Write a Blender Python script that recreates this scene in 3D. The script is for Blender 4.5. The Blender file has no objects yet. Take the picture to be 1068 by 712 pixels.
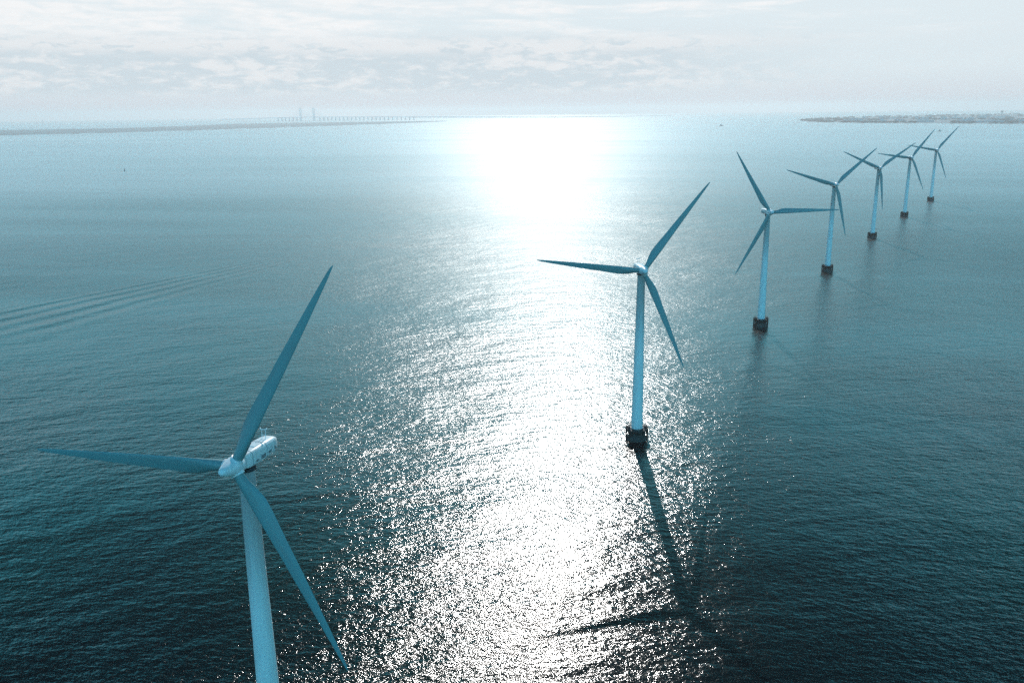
import bpy, bmesh, math, random
from mathutils import Vector, Matrix, Euler, noise as mnoise
random.seed(7)
R = math.radians
SC = bpy.context.scene
COL = SC.collection

# ------------------------------------------------------------------ camera (heights in metres above the sea)
CAM_H, PITCH, ROLL, FPX = 119.45, R(15.146), R(0.656), 891.9
cam_d = bpy.data.cameras.new('camera'); cam = bpy.data.objects.new('camera', cam_d); COL.objects.link(cam)
cam_d.sensor_width = 36; cam_d.lens = FPX / 1068 * 36; cam_d.clip_start = 0.5; cam_d.clip_end = 120000
F = Vector((0, math.cos(PITCH), -math.sin(PITCH))); U0 = Vector((0, math.sin(PITCH), math.cos(PITCH))); X0 = Vector((1, 0, 0))
RV = X0 * math.cos(ROLL) - U0 * math.sin(ROLL); UV = X0 * math.sin(ROLL) + U0 * math.cos(ROLL)
M = Matrix((RV, UV, -F)).transposed().to_4x4(); M.translation = (0, 0, CAM_H)
cam.matrix_world = M
SC.camera = cam

EARTH = 7.4e6
def drop(x, y): return -(x * x + y * y) / (2 * EARTH)
def ground(u, v, z=0.0):
    """point of the sea (or height z) that the photo shows at pixel u, v: used once to survey the far coast"""
    d = F + RV * ((u - 534) / FPX) - UV * ((v - 356) / FPX)
    # the sea curves away with the globe: z = -r^2 / 2R (R widened for refraction)
    a = (d.x ** 2 + d.y ** 2) / (2 * EARTH); disc = d.z * d.z - 4 * a * (CAM_H - z)
    t = (-d.z - math.sqrt(disc)) / (2 * a) if disc > 0 else -d.z / (2 * a)
    return Vector((0, 0, CAM_H)) + d * t

# ------------------------------------------------------------------ light
SUN_EL, SUN_AZ = R(30.0), R(1.8)
SUN_DIR = Vector((math.sin(SUN_AZ) * math.cos(SUN_EL), math.cos(SUN_AZ) * math.cos(SUN_EL), math.sin(SUN_EL)))
sl = bpy.data.lights.new('sun', 'SUN'); sl.energy = 2.45; sl.angle = R(0.53); sl.color = (1.0, 0.965, 0.93)
so = bpy.data.objects.new('sun', sl); COL.objects.link(so); so.rotation_euler = (-SUN_DIR).to_track_quat('-Z', 'Y').to_euler()
so.location = (0, 0, 400)

SC.view_settings.view_transform = 'Standard'; SC.view_settings.look = 'None'
SC.view_settings.exposure = 0.0; SC.view_settings.gamma = 1.0

# ------------------------------------------------------------------ node helper
class N:
    def __init__(self, tree): self.t = tree; self.n = tree.nodes; self.l = tree.links
    def node(self, kind, **kw):
        o = self.n.new(kind)
        for k, v in kw.items(): setattr(o, k, v)
        return o
    def put(self, sock, v):
        if isinstance(v, bpy.types.NodeSocket): self.l.new(v, sock)
        else: sock.default_value = v
    def m(self, op, a, b=0.0, c=0.0, clamp=False):
        o = self.node('ShaderNodeMath', operation=op, use_clamp=clamp)
        for i, v in enumerate((a, b, c)): self.put(o.inputs[i], v)
        return o.outputs[0]
    def v(self, op, a, b=(0, 0, 0), scale=None):
        o = self.node('ShaderNodeVectorMath', operation=op)
        self.put(o.inputs[0], a); self.put(o.inputs[1], b)
        if scale is not None: self.put(o.inputs['Scale'], scale)
        return o.outputs['Value'] if op in ('DOT_PRODUCT', 'LENGTH', 'DISTANCE') else o.outputs[0]
    def xyz(self, a):
        o = self.node('ShaderNodeSeparateXYZ'); self.put(o.inputs[0], a); return o.outputs
    def comb(self, x, y, z=0.0):
        o = self.node('ShaderNodeCombineXYZ')
        for i, q in enumerate((x, y, z)): self.put(o.inputs[i], q)
        return o.outputs[0]
    def noise(self, vec, scale=1.0, detail=4.0, rough=0.5, dims='3D', dist=0.0, out=0, lac=2.0):
        o = self.node('ShaderNodeTexNoise', noise_dimensions=dims)
        self.put(o.inputs['Vector'], vec)
        for k, q in (('Scale', scale), ('Detail', detail), ('Roughness', rough), ('Distortion', dist), ('Lacunarity', lac)): self.put(o.inputs[k], q)
        return o.outputs[out]
    def smooth(self, x, lo, hi, a=0.0, b=1.0):
        o = self.node('ShaderNodeMapRange', interpolation_type='SMOOTHSTEP')
        for i, q in enumerate((x, lo, hi, a, b)): self.put(o.inputs[i], q)
        return o.outputs[0]
    def lin(self, x, lo, hi, a=0.0, b=1.0):
        o = self.node('ShaderNodeMapRange', interpolation_type='LINEAR')
        for i, q in enumerate((x, lo, hi, a, b)): self.put(o.inputs[i], q)
        return o.outputs[0]
    def mix(self, f, a, b):
        o = self.node('ShaderNodeMix', data_type='RGBA')
        self.put(o.inputs[0], f); self.put(o.inputs[6], a); self.put(o.inputs[7], b)
        return o.outputs[2]

def material(name):
    m = bpy.data.materials.new(name); m.use_nodes = True
    k = N(m.node_tree); b = m.node_tree.nodes['Principled BSDF']
    return m, k, b

# ------------------------------------------------------------------ sky: clear air above, broken cloud low over the horizon
W = bpy.data.worlds.new('World'); SC.world = W; W.use_nodes = True; W.cycles.sampling_method = 'NONE'   # a smooth sky: leave the direct samples to the sun
k = N(W.node_tree); bg = W.node_tree.nodes['Background']; bg.inputs['Strength'].default_value = 0.10
sky = k.node('ShaderNodeTexSky', sky_type='NISHITA', sun_disc=False)
sky.sun_elevation = SUN_EL; sky.sun_rotation = SUN_AZ; sky.altitude = 0
sky.air_density = 1.0; sky.dust_density = 0.6; sky.ozone_density = 2.0
tc = k.node('ShaderNodeTexCoord'); dirv = k.v('NORMALIZE', tc.outputs['Generated'])
dx, dy, dz = k.xyz(dirv)
el = k.m('MULTIPLY', k.m('ARCSINE', dz), 57.2958)
az = k.m('MULTIPLY', k.m('ARCTAN2', dx, dy), 57.2958)
front = k.smooth(dy, -0.1, 0.5)
# low cloud bank
p1 = k.comb(k.m('MULTIPLY', az, 0.42), k.m('MULTIPLY', el, 1.35), 3.0)
n1 = k.noise(p1, 1.6, 8, 0.66, dist=0.35)
n1b = k.noise(k.comb(k.m('MULTIPLY', az, 0.05), k.m('MULTIPLY', el, 0.35), 9.0), 1.0, 3, 0.5)
bank = k.m('MULTIPLY', k.smooth(el, 0.7, 1.6), k.smooth(el, 3.6, 5.2, 1.0, 0.0))
bank = k.m('MULTIPLY', bank, k.smooth(k.m('ADD', az, k.m('MULTIPLY', n1b, 16.0)), 16.0, 30.0, 1.0, 0.12))
big = k.noise(k.comb(k.m('MULTIPLY', az, 0.09), k.m('MULTIPLY', el, 0.5), 21.0), 1.3, 4, 0.55, dist=0.5)
puff = k.smooth(k.m('ADD', n1, k.m('MULTIPLY', k.m('SUBTRACT', big, 0.5), 0.7)), 0.42, 0.66)
rim = k.m('MULTIPLY', k.smooth(el, 3.1, 3.9), k.smooth(el, 4.3, 5.2, 1.0, 0.0))   # sunlit tops of the bank
puff = k.m('MAXIMUM', puff, k.m('MULTIPLY', rim, k.smooth(n1, 0.36, 0.5)))
# high veil, thick to the left
p2 = k.comb(k.m('MULTIPLY', az, 0.06), k.m('MULTIPLY', k.m('ADD', el, k.m('MULTIPLY', az, 0.02)), 0.55), 5.0)
n2 = k.noise(p2, 2.2, 7, 0.58, dist=0.4)
veil = k.smooth(k.m('ADD', n2, k.lin(az, -32.0, 30.0, 0.16, -0.12)), 0.42, 0.66)
n3 = k.noise(k.comb(k.m('MULTIPLY', az, 0.55), k.m('MULTIPLY', el, 2.0), 12.0), 1.5, 6, 0.6, dist=0.3)
veil = k.m('MULTIPLY', veil, k.smooth(n3, 0.30, 0.60, 0.35, 1.0))
veil = k.m('MULTIPLY', veil, k.m('MULTIPLY', k.smooth(el, 3.6, 5.0), k.m('MULTIPLY', k.smooth(el, 7.3, 9.5, 1.0, 0.0), front)))
haze_low = k.smooth(el, 0.0, 2.4, 1.0, 0.0)
c = k.v('MULTIPLY', sky.outputs[0], (0.28, 0.90, 0.92))
c = k.v('MULTIPLY', c, k.comb(*[k.m('SUBTRACT', 1.0, k.m('MULTIPLY', k.m('MULTIPLY', k.smooth(el, 18.0, 27.0), front), 0.82))] * 3))
c = k.v('SCALE', c, scale=k.m('ADD', 1.0, k.m('MULTIPLY', k.smooth(dy, -0.6, 0.1, 1.0, 0.0), 2.3)))   # unseen sky behind the camera, brightened to fill the shaded towers
c = k.mix(k.m('MULTIPLY', k.m('MULTIPLY', k.smooth(el, 12.0, 23.0, 1.0, 0.0), front), 0.93), c, (1.2, 19.0, 25.0, 1))   # added cyan glow above the view, brightening what the sea reflects
c = k.mix(k.m('MULTIPLY', k.m('MULTIPLY', k.smooth(el, 9.0, 15.0, 1.0, 0.0), front), 0.9), c, (7.5, 15.5, 19.0, 1))  # paler, lower part of the added glow
CL = 1.0
c = k.mix(k.m('MULTIPLY', k.m('MULTIPLY', k.smooth(el, 7.0, 9.0, 1.0, 0.0), front), 0.97), c, (7.5, 8.15, 8.5, 1))          # thin milky air low down
c = k.mix(k.m('MULTIPLY', k.m('MULTIPLY', haze_low, front), 0.85), c, (6.5, 6.8, 7.4, 1))
c = k.mix(k.m('MULTIPLY', bank, 0.8), c, (6.0, 6.9, 7.5, 1))
c = k.mix(k.m('MULTIPLY', k.m('MULTIPLY', bank, puff), 0.75), c, (8.8, 8.85, 8.95, 1))
c = k.mix(k.m('MULTIPLY', veil, 0.9), c, (9.4, 9.4, 9.45, 1))
k.l.new(c, bg.inputs['Color'])

# ------------------------------------------------------------------ sea
def sea_material():
    m, k, b = material('sea_water')
    geo = k.node('ShaderNodeNewGeometry'); P = geo.outputs['Position']
    px, py, pz = k.xyz(P)
    dist = k.v('LENGTH', P)
    # gust patches and long calm streaks
    gust = k.noise(P, 1 / 170.0, 3, 0.55, '2D')
    streak = k.noise(k.comb(k.m('MULTIPLY', px, 0.00022), k.m('MULTIPLY', k.m('ADD', py, k.m('MULTIPLY', px, 0.12)), 0.0016)), 1.0, 4, 0.55, '2D')
    amp = k.lin(gust, 0.3, 0.7, 0.74, 1.18)
    slick = k.noise(k.comb(k.m('MULTIPLY', k.m('SUBTRACT', px, k.m('MULTIPLY', py, 0.25)), 1 / 900.0), k.m('MULTIPLY', k.m('ADD', py, k.m('MULTIPLY', px, 0.2)), 1 / 130.0)), 1.0, 5, 0.6, '2D', dist=0.6)
    slick = k.smooth(slick, 0.36, 0.60)          # current lines: smoother water between rougher bands
    amp = k.m('MULTIPLY', amp, k.lin(slick, 0, 1, 0.88, 1.06))
    calm = k.m('MULTIPLY', k.smooth(streak, 0.40, 0.52, 1.0, 0.0), k.smooth(dist, 1500.0, 4000.0))
    amp = k.m('MULTIPLY', amp, k.lin(calm, 0, 1, 1.0, 0.6))
    amp = k.m('MULTIPLY', amp, k.lin(k.m('LOGARITHM', dist, 10.0), 2.6, 3.4, 0.52, 0.10))
    def height(off):
        q = k.v('ADD', P, off)
        x, y, z = k.xyz(q)
        def lay(ang, lx, ly, detail, rough, a, seed):
            ca, sa = math.cos(R(ang)), math.sin(R(ang))
            u = k.m('ADD', k.m('MULTIPLY', x, ca / lx), k.m('MULTIPLY', y, sa / lx))
            v = k.m('ADD', k.m('MULTIPLY', x, -sa / ly), k.m('MULTIPLY', y, ca / ly))
            n = k.noise(k.comb(k.m('ADD', u, seed), v), 1.0, detail, rough, '2D')
            return k.m('MULTIPLY', n, a)
        h = lay(9, 11.0, 5.0, 2.0, 0.5, 0.72, 3.1)
        h = k.m('ADD', h, lay(-14, 3.4, 1.7, 4.0, 0.66, 0.64, 17.7))
        h = k.m('ADD', h, lay(30, 38.0, 22.0, 1.0, 0.5, 1.3, 41.3))
        return h
    e = 0.07
    h0 = height((0, 0, 0)); hx = height((e, 0, 0)); hy = height((0, e, 0))
    sx = k.m('DIVIDE', k.m('SUBTRACT', h0, hx), e); sy = k.m('DIVIDE', k.m('SUBTRACT', h0, hy), e)
    sx = k.m('MULTIPLY', sx, k.m('MULTIPLY', amp, 1.2)); sy = k.m('MULTIPLY', sy, k.m('MULTIPLY', amp, 0.60))
    # boat wakes: a few parallel crests spreading along a line on the water
    def wake(A, B, w0, w1, crests, a, fade=0.25):
        nonlocal sx, sy
        d = (B - A); L = d.length; d = d / L; nrm = Vector((-d.y, d.x, 0))
        rel = k.v('SUBTRACT', P, tuple(A))
        t = k.m('DIVIDE', k.v('DOT_PRODUCT', rel, tuple(d)), L)
        s = k.v('DOT_PRODUCT', rel, tuple(nrm))
        s = k.m('ADD', s, k.m('MULTIPLY', k.m('SUBTRACT', k.noise(P, 1 / 90.0, 2, 0.5, '2D'), 0.5), w0 * 0.8))
        w = k.lin(t, 0, 1, w0, w1)
        f = k.m('DIVIDE', s, w)
        win = k.m('MULTIPLY', k.smooth(f, 0.0, 0.15), k.smooth(f, 0.55, 1.0, 1.0, 0.0))
        win = k.m('MULTIPLY', win, k.m('MULTIPLY', k.smooth(t, 0.0, fade), k.smooth(t, 0.9, 1.15, 1.0, 0.0)))
        ph = k.m('MULTIPLY', k.m('POWER', k.m('MAXIMUM', f, 0.001), 0.85), 6.2832 * crests)
        sl = k.m('MULTIPLY', k.m('MULTIPLY', k.m('SINE', ph), win), a)
        sx = k.m('ADD', sx, k.m('MULTIPLY', sl, nrm.x)); sy = k.m('ADD', sy, k.m('MULTIPLY', sl, nrm.y))
    wake(ground(400, 246), ground(-60, 332), 8, 120, 6.0, 0.065)
    wake(ground(790, 212), ground(630, 231), 20, 90, 5.0, 0.035)
    wake(ground(960, 204), ground(1100, 216), 14, 90, 4.0, 0.03)
    # a drift line winding through the glitter: damped water a few metres wide
    pts = [ground(*q) for q in ((530, 228), (556, 219), (592, 202), (604, 196), (619, 190), (617, 184), (609, 176), (611, 170), (603, 166), (612, 156), (616, 148), (602, 140))]
    wob = k.v('SCALE', k.v('SUBTRACT', k.noise(P, 1 / 45.0, 3, 0.6, '2D', out=1), (0.5, 0.5, 0.5)), scale=30.0)
    PW = k.v('MULTIPLY', k.v('ADD', P, wob), (1, 1, 0))
    dmin = None
    for A, B in zip(pts[:-1], pts[1:]):
        d = B - A; L2 = d.length_squared
        rel = k.v('SUBTRACT', PW, tuple(A))
        t = k.m('DIVIDE', k.v('DOT_PRODUCT', rel, tuple(d)), L2, clamp=True)
        near = k.v('SUBTRACT', rel, k.v('SCALE', tuple(d), scale=t))
        q = k.v('LENGTH', near)
        dmin = q if dmin is None else k.m('MINIMUM', dmin, q)
    wid = k.lin(py, 1000.0, 3500.0, 7.0, 30.0)
    line = k.smooth(k.m('DIVIDE', dmin, wid), 0.4, 1.3, 1.0, 0.0)
    line = k.m('MULTIPLY', line, k.smooth(k.noise(P, 1 / 60.0, 2, 0.5, '2D'), 0.36, 0.5))
    keep = k.lin(line, 0, 1, 1.0, 0.12)
    sx = k.m('MULTIPLY', sx, keep); sy = k.m('MULTIPLY', sy, keep)
    nrm = k.v('NORMALIZE', k.comb(sx, sy, 1.0))
    k.l.new(nrm, b.inputs['Normal'])
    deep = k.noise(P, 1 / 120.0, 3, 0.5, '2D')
    far_sheen = k.smooth(k.m('ADD', k.m('LOGARITHM', dist, 10.0), k.m('MULTIPLY', k.m('SUBTRACT', streak, 0.5), 0.5)), 2.78, 3.6)     # far water paled in its colour, standing in for reflected sky and haze
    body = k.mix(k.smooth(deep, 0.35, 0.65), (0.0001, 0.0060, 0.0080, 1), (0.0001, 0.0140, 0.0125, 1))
    k.l.new(k.mix(far_sheen, body, (0.54, 0.47, 0.44, 1)), b.inputs['Base Color'])
    k.l.new(k.m('MULTIPLY', k.lin(k.m('LOGARITHM', dist, 10.0), 2.4, 2.9, 0.115, 0.330), k.m('MULTIPLY', k.lin(calm, 0, 1, 1.0, 0.88), k.lin(slick, 0, 1, 0.95, 1.02))), b.inputs['Roughness'])   # ripples too small to resolve far off
    b.inputs['IOR'].default_value = 1.333
    return m

bm = bmesh.new()
c0 = bm.verts.new((0, 0, 0)); prev = None
radii = [60, 150, 400, 1000, 2000] + [3000 + 1000 * i for i in range(43)]; seg = 144
for r in radii:
    ring = [bm.verts.new((r * math.cos(2 * math.pi * i / seg), r * math.sin(2 * math.pi * i / seg), drop(r, 0))) for i in range(seg)]
    for i in range(seg):
        j = (i + 1) % seg
        if prev is None: bm.faces.new((c0, ring[i], ring[j]))
        else: bm.faces.new((prev[i], ring[i], ring[j], prev[j]))
    prev = ring

def link(name, bm, mat, parent=None, smooth=False, loc=(0, 0, 0), rot=(0, 0, 0)):
    bmesh.ops.recalc_face_normals(bm, faces=bm.faces)
    me = bpy.data.meshes.new(name); bm.to_mesh(me); bm.free()
    if smooth:
        for p in me.polygons: p.use_smooth = True
        me.set_sharp_from_angle(angle=R(40))
    o = bpy.data.objects.new(name, me); COL.objects.link(o)
    if mat: me.materials.append(mat)
    o.parent = parent; o.location = loc; o.rotation_euler = rot
    return o
def tag(o, label=None, cat=None, group=None, kind=None):
    for a, b in (('label', label), ('category', cat), ('group', group), ('kind', kind)):
        if b: o[a] = b
    return o
def empty(name, loc, rz=0.0):
    o = bpy.data.objects.new(name, None); COL.objects.link(o); o.location = loc; o.rotation_euler = (0, 0, rz); o.empty_display_size = 1; return o

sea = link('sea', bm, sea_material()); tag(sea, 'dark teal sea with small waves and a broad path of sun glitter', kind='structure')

# ------------------------------------------------------------------ haze
hm = bpy.data.materials.new('haze_air'); hm.use_nodes = True; hm.node_tree.nodes.clear()
ho = hm.node_tree.nodes.new('ShaderNodeOutputMaterial'); hv = hm.node_tree.nodes.new('ShaderNodeVolumePrincipled')
hv.inputs['Color'].default_value = (1.0, 0.93, 0.915, 1); hv.inputs['Density'].default_value = 6.8e-5; hv.inputs['Anisotropy'].default_value = 0.40
hm.node_tree.links.new(hv.outputs[0], ho.inputs['Volume'])
bm = bmesh.new(); bmesh.ops.create_cube(bm, size=1.0)
for v in bm.verts: v.co = Vector((v.co.x * 92000, v.co.y * 92000, drop(45000, 0) - 1.0 if v.co.z < 0 else 206.0))
hz = link('haze', bm, hm); tag(hz, 'pale sea haze that fades the far water and coast', kind='stuff')

# ------------------------------------------------------------------ mesh helpers
def lathe(bm, prof, seg=32, axis='Z', off=(0, 0, 0)):
    """prof: list of (radius, height); closed with caps where the radius is not 0"""
    def P(r, h, a):
        x, y = r * math.cos(a), r * math.sin(a)
        v = (x, y, h) if axis == 'Z' else (x, h, y)
        return Vector(v) + Vector(off)
    rings = []
    for r, h in prof:
        if r < 1e-5: rings.append([bm.verts.new(P(0, h, 0))])
        else: rings.append([bm.verts.new(P(r, h, 2 * math.pi * i / seg)) for i in range(seg)])
    for A, B in zip(rings[:-1], rings[1:]):
        for i in range(seg):
            j = (i + 1) % seg
            if len(A) == 1 and len(B) == 1: continue
            if len(A) == 1: bm.faces.new((A[0], B[i], B[j]))
            elif len(B) == 1: bm.faces.new((A[i], A[j], B[0]))
            else: bm.faces.new((A[i], A[j], B[j], B[i]))
    for ring in (rings[0], rings[-1]):
        if len(ring) > 1: bm.faces.new(ring)
def box(bm, c, s, rz=0.0, bev=0.0):
    r = bmesh.ops.create_cube(bm, size=1.0)
    mt = Matrix.Translation(c) @ Matrix.Rotation(rz, 4, 'Z') @ Matrix.Diagonal((*s, 1))
    bmesh.ops.transform(bm, matrix=mt, verts=r['verts'])
    if bev:
        es = list({e for v in r['verts'] for e in v.link_edges})
        bmesh.ops.bevel(bm, geom=es, offset=bev, segments=2, affect='EDGES', profile=0.7)
def bar(bm, a, b, r, seg=8):
    a, b = Vector(a), Vector(b); d = b - a
    q = d.to_track_quat('Z', 'Y').to_matrix()
    A = [bm.verts.new(a + q @ Vector((r * math.cos(t), r * math.sin(t), 0))) for t in [2 * math.pi * i / seg for i in range(seg)]]
    B = [bm.verts.new(b + q @ Vector((r * math.cos(t), r * math.sin(t), 0))) for t in [2 * math.pi * i / seg for i in range(seg)]]
    for i in range(seg): bm.faces.new((A[i], A[(i + 1) % seg], B[(i + 1) % seg], B[i]))
    bm.faces.new(A); bm.faces.new(B)

# ------------------------------------------------------------------ turbine materials
def paint(name, col, rough, grime):
    m, k, b = material(name)
    t = k.node('ShaderNodeTexCoord'); O = t.outputs['Object']; x, y, z = k.xyz(O)
    info = k.node('ShaderNodeObjectInfo')
    O2 = k.v('ADD', O, k.comb(k.m('MULTIPLY', info.outputs['Random'], 90), 0, 0))
    n = k.noise(k.v('MULTIPLY', O2, (1.1, 1.1, 0.16)), 1.0, 6, 0.6)
    f = k.m('MULTIPLY', k.smooth(n, 0.42, 0.75), grime)
    if name == 'tower_paint':   # shade under the nacelle painted into the colour, with a streaky lower edge
        shade_edge = k.noise(k.v('MULTIPLY', O2, (2.2, 2.2, 0.06)), 1.0, 5, 0.6)
        f = k.m('MAXIMUM', f, k.m('MULTIPLY', k.smooth(k.m('ADD', z, k.m('MULTIPLY', shade_edge, 14.0)), 38.0, 62.0), 0.65))
    k.l.new(k.mix(f, col, (0.23, 0.215, 0.20, 1)), b.inputs['Base Color'])
    k.l.new(k.m('ADD', k.m('MULTIPLY', n, 0.25), rough - 0.1), b.inputs['Roughness'])
    b.inputs['Specular IOR Level'].default_value = 0.4
    return m
M_TOWER = paint('tower_paint', (0.82, 0.86, 0.86, 1), 0.42, 0.22)
M_BLADE = paint('blade_gelcoat', (0.14, 0.30, 0.31, 1), 0.38, 0.35)
M_SHELL = paint('nacelle_shell', (0.80, 0.82, 0.82, 1), 0.36, 0.25)
def dark(name, a, b_, sc, rough):
    m, k, b = material(name)
    t = k.node('ShaderNodeTexCoord'); n = k.noise(t.outputs['Object'], sc, 6, 0.62)
    k.l.new(k.mix(k.smooth(n, 0.35, 0.68), a, b_), b.inputs['Base Color']); b.inputs['Roughness'].default_value = rough
    return m
M_CONC = dark('wet_concrete', (0.012, 0.018, 0.018, 1), (0.04, 0.045, 0.04, 1), 1.3, 0.7)
M_RUB = dark('fender_rubber', (0.010, 0.010, 0.010, 1), (0.03, 0.03, 0.028, 1), 3.0, 0.55)
M_STEEL = dark('dark_steel', (0.012, 0.014, 0.015, 1), (0.03, 0.03, 0.028, 1), 2.5, 0.7)
M_VENT = dark('dark_vent_metal', (0.03, 0.035, 0.04, 1), (0.06, 0.065, 0.07, 1), 4.0, 0.5)  # plain dark metal, used on the yaw ring
M_LOUV = dark('vent_louvre', (0.16, 0.18, 0.185, 1), (0.34, 0.36, 0.37, 1), 6.0, 0.5)

# ------------------------------------------------------------------ turbine
HUB, ROT, OV, TILT = 64.0, 38.0, 3.5, R(5)
def blade_mesh():
    bm = bmesh.new(); K = 20; rows = []
    st = [(1.0, 1.7, 1.0, 14), (2.0, 1.75, .98, 14), (3.2, 1.95, .80, 14), (5.0, 2.45, .50, 13), (7.0, 2.85, .35, 11.5), (9.0, 2.88, .27, 10),
          (12, 2.62, .23, 8), (16, 2.28, .20, 6), (20, 2.08, .18, 4.5), (24, 1.74, .165, 3.2), (28, 1.40, .155, 2.2), (31.5, 1.10, .15, 1.4),
          (34.5, .82, .15, .8), (36.5, .58, .15, .4), (37.5, .38, .15, .1), (38.0, .12, .2, 0)]
    for z, ch, th, tw in st:
        circ = max(0.0, min(1.0, (th - .34) / .6)); row = []
        a = R(tw + 3)
        for i in range(K):
            t = 2 * math.pi * i / K
            # airfoil from leading edge (x = +0.3 c) round to trailing edge (x = -0.7 c)
            s = (1 - math.cos(t)) / 2                      # 0 at leading edge, 1 at trailing edge
            yt = 5 * th * (0.2969 * math.sqrt(max(s, 0)) - .126 * s - .3516 * s * s + .2843 * s ** 3 - .1015 * s ** 4)
            sg = 1 if t < math.pi else -0.75
            ax, ay = (0.3 - s) * ch, sg * yt * ch
            cx, cy = math.cos(t) * ch / 2, math.sin(t) * ch / 2
            x = cx * circ + ax * (1 - circ); y = cy * circ + ay * (1 - circ)
            x, y = x * math.cos(a) + y * math.sin(a), -x * math.sin(a) + y * math.cos(a)
            row.append(bm.verts.new((x, y - 0.0012 * max(0, z - 8) ** 2 * .35, z)))
        rows.append(row)
    for A, B in zip(rows[:-1], rows[1:]):
        for i in range(K): bm.faces.new((A[i], A[(i + 1) % K], B[(i + 1) % K], B[i]))
    bm.faces.new(rows[0]); bm.faces.new(rows[-1])
    return bm

def build_turbine():
    root = empty('wind_turbine', (0, 0, 0))
    # concrete gravity base: column that waists in, then an ice cone flaring out to the deck
    bm = bmesh.new()
    lathe(bm, [(4.3, -2.5), (4.25, 0.3), (3.9, 0.9), (3.45, 1.6), (3.4, 2.7), (3.7, 3.4), (4.2, 4.1), (4.42, 4.5), (4.42, 4.75), (2.6, 4.76), (2.6, 4.9)], 40)
    fnd = link('foundation', bm, M_CONC, root, True); fnd.scale = (0.92, 0.92, 0.9)
    bm = bmesh.new()
    for i in range(16):
        a = 2 * math.pi * (i + .5) / 16
        p = Vector((4.2 * math.cos(a), 4.2 * math.sin(a), 4.7)); bar(bm, p, p + Vector((0, 0, 1.15)), 0.06, 6)
    for h in (5.3, 5.83):
        for i in range(32):
            a, b = 2 * math.pi * i / 32, 2 * math.pi * (i + 1) / 32
            bar(bm, (4.2 * math.cos(a), 4.2 * math.sin(a), h), (4.2 * math.cos(b), 4.2 * math.sin(b), h), 0.05, 6)
    link('railing', bm, M_STEEL, fnd)
    for sx in (-1, 1):       # boat landings: pairs of fender tubes with a ladder between
        bm = bmesh.new()
        for q in (-.75, .75): bar(bm, (sx * 4.25, q, -1.5), (sx * 4.25, q, 5.4), 0.24, 10)
        for q in (-.25, .25): bar(bm, (sx * 4.1, q, -1), (sx * 4.1, q, 5.8), 0.06, 6)
        for i in range(16): bar(bm, (sx * 4.1, -.25, -.6 + .4 * i), (sx * 4.1, .25, -.6 + .4 * i), 0.04, 6)
        for h in (1.0, 4.3): bar(bm, (sx * 3.5, 0, h), (sx * 4.3, 0, h), 0.2, 8); bar(bm, (sx * 4.25, -.75, h), (sx * 4.25, .75, h), 0.15, 8)
        link('boat_landing', bm, M_RUB, fnd, True)
    for sx in (-1, 1):       # switchgear lockers on the deck
        bm = bmesh.new(); box(bm, (sx * 3.35, -.6, 5.35), (.9, 1.5, 1.1), 0, .05); link('deck_locker', bm, M_STEEL, fnd)
    # tower in three welded sections
    bm = bmesh.new()
    H0, H1 = 4.41, HUB - 1.75
    def rad(h): return 2.15 + (1.35 - 2.15) * (h - H0) / (H1 - H0)
    prof = [(2.32, H0), (2.32, H0 + .18), (rad(H0), H0 + .2)]
    for i in range(1, 12):
        h = H0 + (H1 - H0) * i / 12; prof.append((rad(h), h))
    for h in (24.0, 44.0): prof += [(rad(h), h - .13), (rad(h) - .05, h - .12), (rad(h) - .05, h - .02), (rad(h), h - .01)]
    prof.append((rad(H1), H1)); prof.sort(key=lambda q: q[1])
    lathe(bm, prof, 48); tw = link('tower', bm, M_TOWER, root, True)
    bm = bmesh.new(); lathe(bm, [(1.55, H1 + .01), (1.62, H1 + .1), (1.62, H1 + .42), (1.5, H1 + .5)], 40); link('yaw_ring', bm, M_VENT, tw, True)
    # nacelle: rounded box lofted along the shaft (local y, nose at -y)
    bm = bmesh.new(); rows = []
    for y, w, top, bot in [(-1.75, 1.15, 1.15, -1.1), (-1.7, 1.3, 1.3, -1.22), (-.8, 1.55, 1.5, -1.32), (1.5, 1.68, 1.58, -1.4), (4.5, 1.66, 1.62, -1.38), (7.0, 1.55, 1.56, -1.2), (8.0, 1.35, 1.4, -.95), (8.45, 1.0, 1.1, -.6), (8.55, .6, .8, -.3)]:
        row = []
        for i in range(28):
            t = 2 * math.pi * i / 28; n_ = 0.48
            cx = math.copysign(abs(math.cos(t)) ** n_, math.cos(t)); cz = math.copysign(abs(math.sin(t)) ** n_, math.sin(t))
            mid, hh = (top + bot) / 2, (top - bot) / 2
            row.append(bm.verts.new((w * cx * .98, y, mid + hh * cz)))
        rows.append(row)
    for A, B in zip(rows[:-1], rows[1:]):
        for i in range(28): bm.faces.new((A[i], A[(i + 1) % 28], B[(i + 1) % 28], B[i]))
    bm.faces.new(rows[0]); bm.faces.new(rows[-1])
    TL = Matrix.Rotation(-TILT, 4, 'X')
    nac = link('nacelle', bm, M_SHELL, root, True, (0, 0, HUB + 0.15), (-TILT * .6, 0, 0))
    for sx in (-1, 1):
        for y, l_, h_, z_ in ((1.0, .7, .34, -.42), (2.9, 1.3, .62, -.32), (5.0, .95, .4, -.22), (6.9, .5, .55, -.1)):
            bm = bmesh.new(); box(bm, (sx * (1.65 if y < 6 else 1.52), y, z_), (.10, l_, h_), 0, .03)
            for q in range(3): box(bm, (sx * (1.71 if y < 6 else 1.58), y, z_ + h_ * (q - 1) * .3), (.07, l_ * .9, h_ * .12))
            link('vent', bm, M_LOUV, nac)
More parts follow.
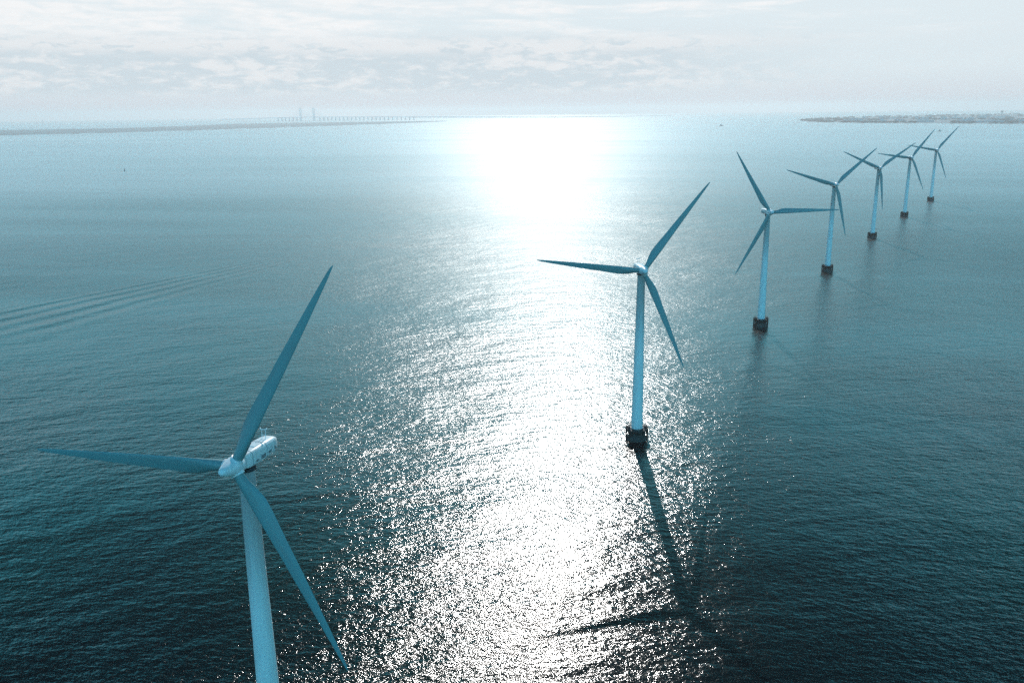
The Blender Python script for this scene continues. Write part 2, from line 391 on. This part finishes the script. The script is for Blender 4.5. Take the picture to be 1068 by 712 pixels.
    for y in (-.2, 4.1):      # joints between the shell mouldings
        bm = bmesh.new()
        def ringpt(i, w, top, bot):
            t = 2 * math.pi * i / 40; cx = math.copysign(abs(math.cos(t)) ** .48, math.cos(t)); cz = math.copysign(abs(math.sin(t)) ** .48, math.sin(t))
            return Vector((w * cx * .98, y, (top + bot) / 2 + (top - bot) / 2 * cz))
        w_, t_, b_ = (1.60, 1.53, -1.35) if y < 0 else (1.665, 1.62, -1.385)
        for i in range(40): bar(bm, ringpt(i, w_, t_, b_), ringpt(i + 1, w_, t_, b_), .035, 5)
        link('shell_joint', bm, M_LOUV, nac)
    bm = bmesh.new(); box(bm, (0, 2.6, 1.61), (1.5, 2.0, .14), 0, .06); link('roof_hatch', bm, M_SHELL, nac)
    bm = bmesh.new()
    for sx in (-.35, .35): bar(bm, (sx, 6.0, 1.45), (sx, 6.0, 3.2), .06)
    bar(bm, (-.62, 6.0, 3.2), (.62, 6.0, 3.2), .09); bar(bm, (-.35, 6.0, 2.2), (.35, 6.0, 2.2), .05)
    for sx in (-.6, .6): lathe(bm, [(.13, 3.2), (.13, 3.42), (0, 3.5)], 10, 'Z', (sx, 6.0, 0))
    link('weather_mast', bm, M_SHELL, nac, True)
    # hub and blades share the tilted rotor frame
    a = Vector((0, -math.cos(TILT), math.sin(TILT))); hubp = Vector((0, 0, HUB)) + a * OV
    bm = bmesh.new()
    lathe(bm, [(1.25, 1.55), (1.42, 1.5), (1.55, .9), (1.6, 0), (1.52, -.7), (1.32, -1.5), (1.08, -2.3), (.82, -3.0), (.58, -3.5), (.32, -3.75), (0, -3.82)], 40, 'Y')
    hub = link('hub', bm, M_SHELL, root, True, hubp, (-TILT, 0, 0))
    bm = blade_mesh(); b0 = None
    for i in range(3):
        if i == 0: b = link('blade', bm, M_BLADE, root, True); b0 = b
        else: b = b0.copy(); COL.objects.link(b)
        b.location = hubp
        bm2 = bmesh.new(); lathe(bm2, [(1.0, .95), (1.06, 1.0), (1.06, 1.62), (.93, 1.66)], 28)
        if i == 0: collar = link('root_collar', bm2, M_SHELL, b, True)
        else:
            bm2.free(); cc = collar.copy(); COL.objects.link(cc); cc.parent = b
    return root

def rotor_phase(root, ph):
    kk = 0
    for ch in root.children:
        if ch.name.split('.')[0] == 'blade':
            ch.rotation_euler = (Matrix.Rotation(-TILT, 3, 'X') @ Matrix.Rotation(ph + kk * 2 * math.pi / 3, 3, 'Y')).to_euler(); kk += 1
def copy_tree(o, parent=None):
    c = o.copy(); COL.objects.link(c); c.parent = parent
    for ch in o.children: copy_tree(ch, c)
    return c

TURB = [(-44.4, 131.9, -14.7, 29.4, 'nearest white wind turbine, its base below the picture edge, nacelle seen from above'),
        (46.3, 300.0, 3.2, 37.1, 'white wind turbine standing in the edge of the bright sun glitter'),
        (140.5, 468.4, 2.6, -31.0, 'white wind turbine with one blade level to the right and two to the left'),
        (236.9, 632.2, -2.0, 46.9, 'wind turbine in mid row with its tower touched by the level blade of its neighbour'),
        (338.8, 798.9, -1.5, 53.8, 'wind turbine whose lowest blade hangs straight down, third from the far end'),
        (438.9, 955.8, -0.8, 37.3, 'hazy small wind turbine, last but one in the row towards the coast'),
        (543.3, 1113.7, -4.7, 39.6, 'smallest and haziest wind turbine at the far end of the row')]
T0 = build_turbine()
bpy.context.view_layer.update()
for i, (x, y, yaw, ph, lab) in enumerate(TURB):
    o = T0 if i == 0 else copy_tree(T0)
    o.location = (x, y, 0); o.rotation_euler = (0, 0, R(yaw)); rotor_phase(o, R(ph))
    tag(o, lab, 'wind turbine', 'wind turbines standing in a row in the sea')

# ------------------------------------------------------------------ far land
def land_mat(name, a, b_, c_, sc):
    m, k, b = material(name); g = k.node('ShaderNodeNewGeometry')
    n = k.noise(g.outputs['Position'], sc, 6, 0.6); n2 = k.noise(g.outputs['Position'], sc * 5, 3, 0.5)
    c = k.mix(k.smooth(n, 0.4, 0.6), a, b_); c = k.mix(k.smooth(n2, 0.52, 0.68), c, c_)
    k.l.new(c, b.inputs['Base Color']); b.inputs['Roughness'].default_value = 0.9
    return m
M_FIELD = land_mat('coast_fields', (0.20, 0.25, 0.25, 1), (0.28, 0.32, 0.33, 1), (0.37, 0.39, 0.40, 1), 1 / 500)
M_MARSH = land_mat('salt_marsh', (0.24, 0.28, 0.28, 1), (0.30, 0.33, 0.33, 1), (0.20, 0.23, 0.23, 1), 1 / 300)
M_WOOD = land_mat('tree_leaves', (0.08, 0.11, 0.10, 1), (0.10, 0.12, 0.11, 1), (0.07, 0.10, 0.09, 1), 1 / 40)

def terrain(name, near, far, n, rows, hmax, mat, seed, ragged):
    """low land between a near and a far shoreline (surveyed points), rising from below the water to an uneven top"""
    def samp(L, t):
        f = t * (len(L) - 1); i = min(int(f), len(L) - 2); return L[i].lerp(L[i + 1], f - i)
    bm = bmesh.new(); G = []
    for i in range(n + 1):
        t = i / n; A, B = samp(near, t), samp(far, t); d = (B - A)
        A = A + d * (mnoise.noise((t * 34 + seed, 0, 0)) * ragged + mnoise.noise((t * 110 + seed, 0, 5)) * ragged * .4)
        row = []
        for j in range(rows + 1):
            s = j / rows; p = A.lerp(B, s)
            e = min(s, 1 - s) * rows
            h = -1.2 if e < .5 else hmax * (min(1, e / 3)) * (0.55 + .45 * mnoise.noise((p.x / 400 + seed, p.y / 400, 0)) + .25 * mnoise.noise((p.x / 110, p.y / 110 + seed, 3)))
            row.append(bm.verts.new((p.x, p.y, drop(p.x, p.y) + (h if e < .5 else max(h, .4)))))
        G.append(row)
    for i in range(n):
        for j in range(rows): bm.faces.new((G[i][j], G[i + 1][j], G[i + 1][j + 1], G[i][j + 1]))
    return link(name, bm, mat, None, True)

isl_near = [ground(*q) for q in ((-60, 143.6), (0, 142), (60, 140.6), (120, 139), (180, 137.2), (240, 135.4), (300, 133.3), (360, 131.2), (420, 128.8), (466, 126.7))]
isl_far = [ground(*q) for q in ((-60, 136.6), (0, 135.6), (60, 134.6), (120, 133.6), (180, 131.8), (240, 129.2), (300, 128.0), (360, 127.2), (420, 126.6), (466, 126.2))]
o = terrain('island', isl_near, isl_far, 260, 10, 3.0, M_MARSH, 2.0, .10); tag(o, 'long low grassy island lying in haze across the left water', kind='structure')
cst_near = [ground(*q) for q in ((834, 126.6), (860, 127.6), (890, 128.6), (930, 129.2), (970, 129.4), (1010, 129.8), (1040, 130.2), (1068, 130.6), (1130, 131.4))]
cst_far = [ground(*q) for q in ((840, 125.0), (862, 124.2), (890, 122.8), (930, 121.3), (970, 120.4), (1010, 119.8), (1040, 119.4), (1068, 119.0), (1130, 118.6))]
o = terrain('coast', cst_near, cst_far, 240, 14, 5.0, M_FIELD, 9.0, .03); tag(o, 'hazy built-up coast with trees behind the farthest turbines', kind='structure')
# thin shore beyond the bridge, under the sun
s_near = [ground(*q) for q in ((425, 122.9), (470, 122.9), (520, 122.9), (570, 122.9), (620, 122.3), (660, 121.6), (700, 121.0))]
s_far = [ground(*q) for q in ((425, 122.1), (470, 121.9), (520, 121.8), (570, 121.9), (620, 121.5), (660, 121.1), (700, 120.6))]
o = terrain('shore', s_near, s_far, 120, 6, 6.0, M_FIELD, 5.0, .15); tag(o, 'thin far shore lying under the bright sun path', kind='structure')

# woods on the coast: one mass of leafy clumps
def strip_point(t, s):
    def samp(L, t):
        f = t * (len(L) - 1); i = min(int(f), len(L) - 2); return L[i].lerp(L[i + 1], f - i)
    return samp(cst_near, t).lerp(samp(cst_far, t), s)
bm = bmesh.new()
for q in range(700):
    t = random.random(); s = random.choice((.07, .07, .3, .45, .62, .8, .93)) + random.uniform(-.04, .04)
    if mnoise.noise((t * 14, s * 5, 2)) < -.05 and s < .85: continue
    if t > .72 and random.random() < .5: s = random.uniform(.05, .3)
    p = strip_point(t, s); r = random.uniform(14, 34); hh = random.uniform(7, 15)
    vs = bmesh.ops.create_icosphere(bm, subdivisions=1, radius=1.0)['verts']
    for v in vs: v.co = Vector((p.x + v.co.x * r * random.uniform(.7, 1.2), p.y + v.co.y * r * random.uniform(.7, 1.2), drop(p.x, p.y) + 3 + (v.co.z * .5 + .5) * hh * random.uniform(.7, 1.2)))
o = link('woods', bm, M_WOOD); tag(o, 'dark belts of trees along the hazy coast', 'woods', kind='stuff')

def plaster(name, col):
    m, k, b = material(name); t = k.node('ShaderNodeTexCoord'); n = k.noise(t.outputs['Object'], .2, 4, .6)
    k.l.new(k.mix(n, col, tuple(c * .8 for c in col[:3]) + (1,)), b.inputs['Base Color']); b.inputs['Roughness'].default_value = .8; return m
M_PALE = plaster('pale_render', (0.5, 0.5, 0.5, 1)); M_GREY = plaster('grey_concrete', (0.33, 0.34, 0.35, 1)); M_ROOF = plaster('pale_roof', (0.6, 0.6, 0.6, 1))
def house(w, d, h, gable):
    bm = bmesh.new(); box(bm, (0, 0, h / 2), (w, d, h))
    if gable:
        a, b = w / 2 + .6, d / 2 + .6
        v = [bm.verts.new(q) for q in ((-a, -b, h), (a, -b, h), (a, b, h), (-a, b, h), (-a, 0, h + d * .28), (a, 0, h + d * .28))]
        for f in ((0, 1, 5, 4), (2, 3, 4, 5), (1, 2, 5), (3, 0, 4), (3, 2, 1, 0)): bm.faces.new([v[i] for i in f])
    else:
        box(bm, (0, 0, h + .45), (w + .8, d + .8, .9)); box(bm, (w * .2, 0, h + 2.0), (w * .12, d * .4, 2.2))
    return bm
protos = []
for w, d, h, g_ in ((60, 24, 12, False), (34, 16, 8, True), (110, 40, 10, False), (26, 20, 24, False), (70, 22, 9, True)):
    protos.append((w, d, h, g_))
meshes = {}
GR = 'pale buildings of the hazy coastal town'
for i in range(64):
    t = random.uniform(.22, .78) if i % 4 else random.uniform(.7, .99); s = random.choice((.12, .2, .28, .38, .5, .6)) + random.uniform(-.03, .03)
    p = strip_point(t, s); ki = random.randrange(5)
    if ki not in meshes:
        o = link('building', house(*protos[ki]), M_PALE); meshes[ki] = o
    else:
        o = meshes[ki].copy(); COL.objects.link(o)
    o.location = (p.x, p.y, drop(p.x, p.y) + 2.0); o.rotation_euler = (0, 0, random.uniform(-.4, .4))
    tag(o, 'tiny pale building of the hazy town on the right-hand coast', 'building', GR)

# control tower on the coast
p = ground(1044.5, 121.0); ct = empty('control_tower', (p.x, p.y, p.z + 1.0)); tag(ct, 'lone tower with a wide dark head rising above the hazy coast', 'tower')
bm = bmesh.new(); lathe(bm, [(8, 0), (6, 6), (5, 34), (7, 37)], 20); link('shaft', bm, M_GREY, ct, True)
bm = bmesh.new(); lathe(bm, [(7, 37), (12.5, 41), (13, 45), (13.5, 50), (11, 51), (10.5, 54), (3, 55), (0, 55.2)], 20); link('cab', bm, M_STEEL, ct, True)
bm = bmesh.new(); bar(bm, (0, 0, 55), (0, 0, 63), .6); link('antenna', bm, M_STEEL, ct)

# ------------------------------------------------------------------ cable-stayed bridge in the haze
BA, BB = ground(232, 126.9), ground(540, 124.4)
BB.z = BA.z; bd = (BB - BA); BL = bd.length; bdir = bd / BL; bang = math.atan2(bd.y, bd.x)
br = empty('bridge', BA, bang); tag(br, 'long cable-stayed bridge with two tall pylons, faint in the haze', 'bridge')
def along(u):          # distance along the bridge where the sight line through column u meets it
    d = F + RV * ((u - 534) / FPX) - UV * ((124 - 356) / FPX); d = Vector((d.x, d.y, 0))
    # solve BA + s*bdir = k*d
    den = bdir.x * d.y - bdir.y * d.x
    return (BA.y * d.x - BA.x * d.y) / den
s1, s2 = along(313.8), along(327.6)
def deck_h(s):
    m_ = (s1 + s2) / 2; f = (s - m_) / (BL - m_) if s > m_ else (m_ - s) / m_
    return 62 - 26 * max(0, min(1, f)) ** 1.5
M_BR = plaster('bridge_concrete', (0.8, 0.8, 0.8, 1))
bm = bmesh.new(); n = 60; prev = None
for i in range(n + 1):
    s = BL * i / n; h = deck_h(s)
    ring = [bm.verts.new((s, y, z)) for y, z in ((-15, h), (15, h), (15, h - 8), (-15, h - 8))]
    if prev:
        for a in range(4): bm.faces.new((prev[a], prev[(a + 1) % 4], ring[(a + 1) % 4], ring[a]))
    prev = ring
link('deck', bm, M_BR, br)
for s in (s1, s2):
    bm = bmesh.new()
    for y in (-16, 16):
        vs = []
        for z, w in ((-3, 5.5), (60, 4.8), (204, 3.2)): vs.append([bm.verts.new((s + a * w, y + b * w, z)) for a, b in ((-1, -1), (1, -1), (1, 1), (-1, 1))])
        for A, B in zip(vs[:-1], vs[1:]):
            for a in range(4): bm.faces.new((A[a], A[(a + 1) % 4], B[(a + 1) % 4], B[a]))
        bm.faces.new(vs[0]); bm.faces.new(vs[-1])
    box(bm, (s, 0, 46), (9, 26, 8))
    link('pylon', bm, M_BR, br)
    bm = bmesh.new()
    for j in range(1, 9):
        for sg in (-1, 1):
            for y in (-16, 16):
                e = s + sg * j * 27
                bar(bm, (s, y, 110 + j * 11), (e, y, deck_h(e)), .35, 5)
    link('stay_cables', bm, M_BR, br)
sp = along(290) ; ep = along(432); step = (along(345) - along(340.9)); x = sp
while x < ep:
    if min(abs(x - s1), abs(x - s2)) > step * .6 and not (s1 < x < s2):
        bm = bmesh.new(); box(bm, (x, 0, (deck_h(x) - 10) / 2), (7, 24, deck_h(x) - 8)); link('pier', bm, M_BR, br)
    x += step

# ------------------------------------------------------------------ small things afloat
def boat(name, px, L, label, cat):
    p = ground(*px); o = empty(name, p, random.uniform(.2, .5)); tag(o, label, cat)
    bm = bmesh.new(); st = [(-L / 2, .15 * L, .11 * L), (-.1 * L, .17 * L, .10 * L), (.25 * L, .13 * L, .12 * L), (.42 * L, .06 * L, .14 * L), (L / 2, .005 * L, .155 * L)]; rows = []
    for x_, w, h in st: rows.append([bm.verts.new(q) for q in ((x_, -w, h), (x_, -w * .7, -.04 * L), (x_, w * .7, -.04 * L), (x_, w, h))])
    for A, B in zip(rows[:-1], rows[1:]):
        for a in range(4): bm.faces.new((A[a], A[(a + 1) % 4], B[(a + 1) % 4], B[a]))
    bm.faces.new(rows[0]); bm.faces.new(rows[-1]); link('hull', bm, M_STEEL, o)
    bm = bmesh.new(); box(bm, (-.12 * L, 0, .21 * L), (.3 * L, .2 * L, .22 * L), 0, .01 * L); box(bm, (-.1 * L, 0, .35 * L), (.16 * L, .16 * L, .08 * L), 0, .01 * L); link('wheelhouse', bm, M_GREY, o)
    bm = bmesh.new(); bar(bm, (-.1 * L, 0, .38 * L), (-.1 * L, 0, .7 * L), .012 * L); link('mast', bm, M_STEEL, o)
boat('boat', (752.4, 131.4), 26, 'tiny dark boat alone on the bright far water', 'boat')
boat('boat', (980.5, 137.0), 20, 'tiny boat just beyond a blade tip near the right-hand coast', 'boat')
p = ground(130, 178.6); o = empty('buoy', p); tag(o, 'small dark channel buoy on the pale water at left', 'buoy')
bm = bmesh.new(); lathe(bm, [(1.6, -.8), (2.0, 0), (2.0, .9), (.7, 1.5), (.6, 1.6)], 16); link('float', bm, M_GREY, o, True)
bm = bmesh.new(); lathe(bm, [(.9, 1.5), (.45, 4.2), (.7, 4.3), (.7, 5.2), (0, 5.5)], 12); link('lantern_frame', bm, M_STEEL, o, True)
p = ground(44.4, 128.0); o = empty('lighthouse', p); tag(o, 'slim lighthouse in the haze beyond the low island', 'lighthouse')
bm = bmesh.new(); lathe(bm, [(16, -2), (16, 5), (9, 6), (6.5, 40), (9, 42), (9, 44)], 20); link('tower', bm, M_GREY, o, True)
bm = bmesh.new(); lathe(bm, [(6, 44), (6.2, 50), (3, 53), (0, 54)], 16); link('lantern_room', bm, M_STEEL, o, True)

# ------------------------------------------------------------------ render settings
cy = SC.cycles
cy.max_bounces = 6; cy.diffuse_bounces = 2; cy.glossy_bounces = 3; cy.transmission_bounces = 2; cy.volume_bounces = 1
cy.sample_clamp_direct = 0; cy.sample_clamp_indirect = 4
cy.use_adaptive_sampling = False; cy.use_denoising = False; cy.denoiser = 'OPENIMAGEDENOISE'; cy.denoising_input_passes = 'RGB_ALBEDO_NORMAL'
cy.caustics_reflective = False; cy.caustics_refractive = False
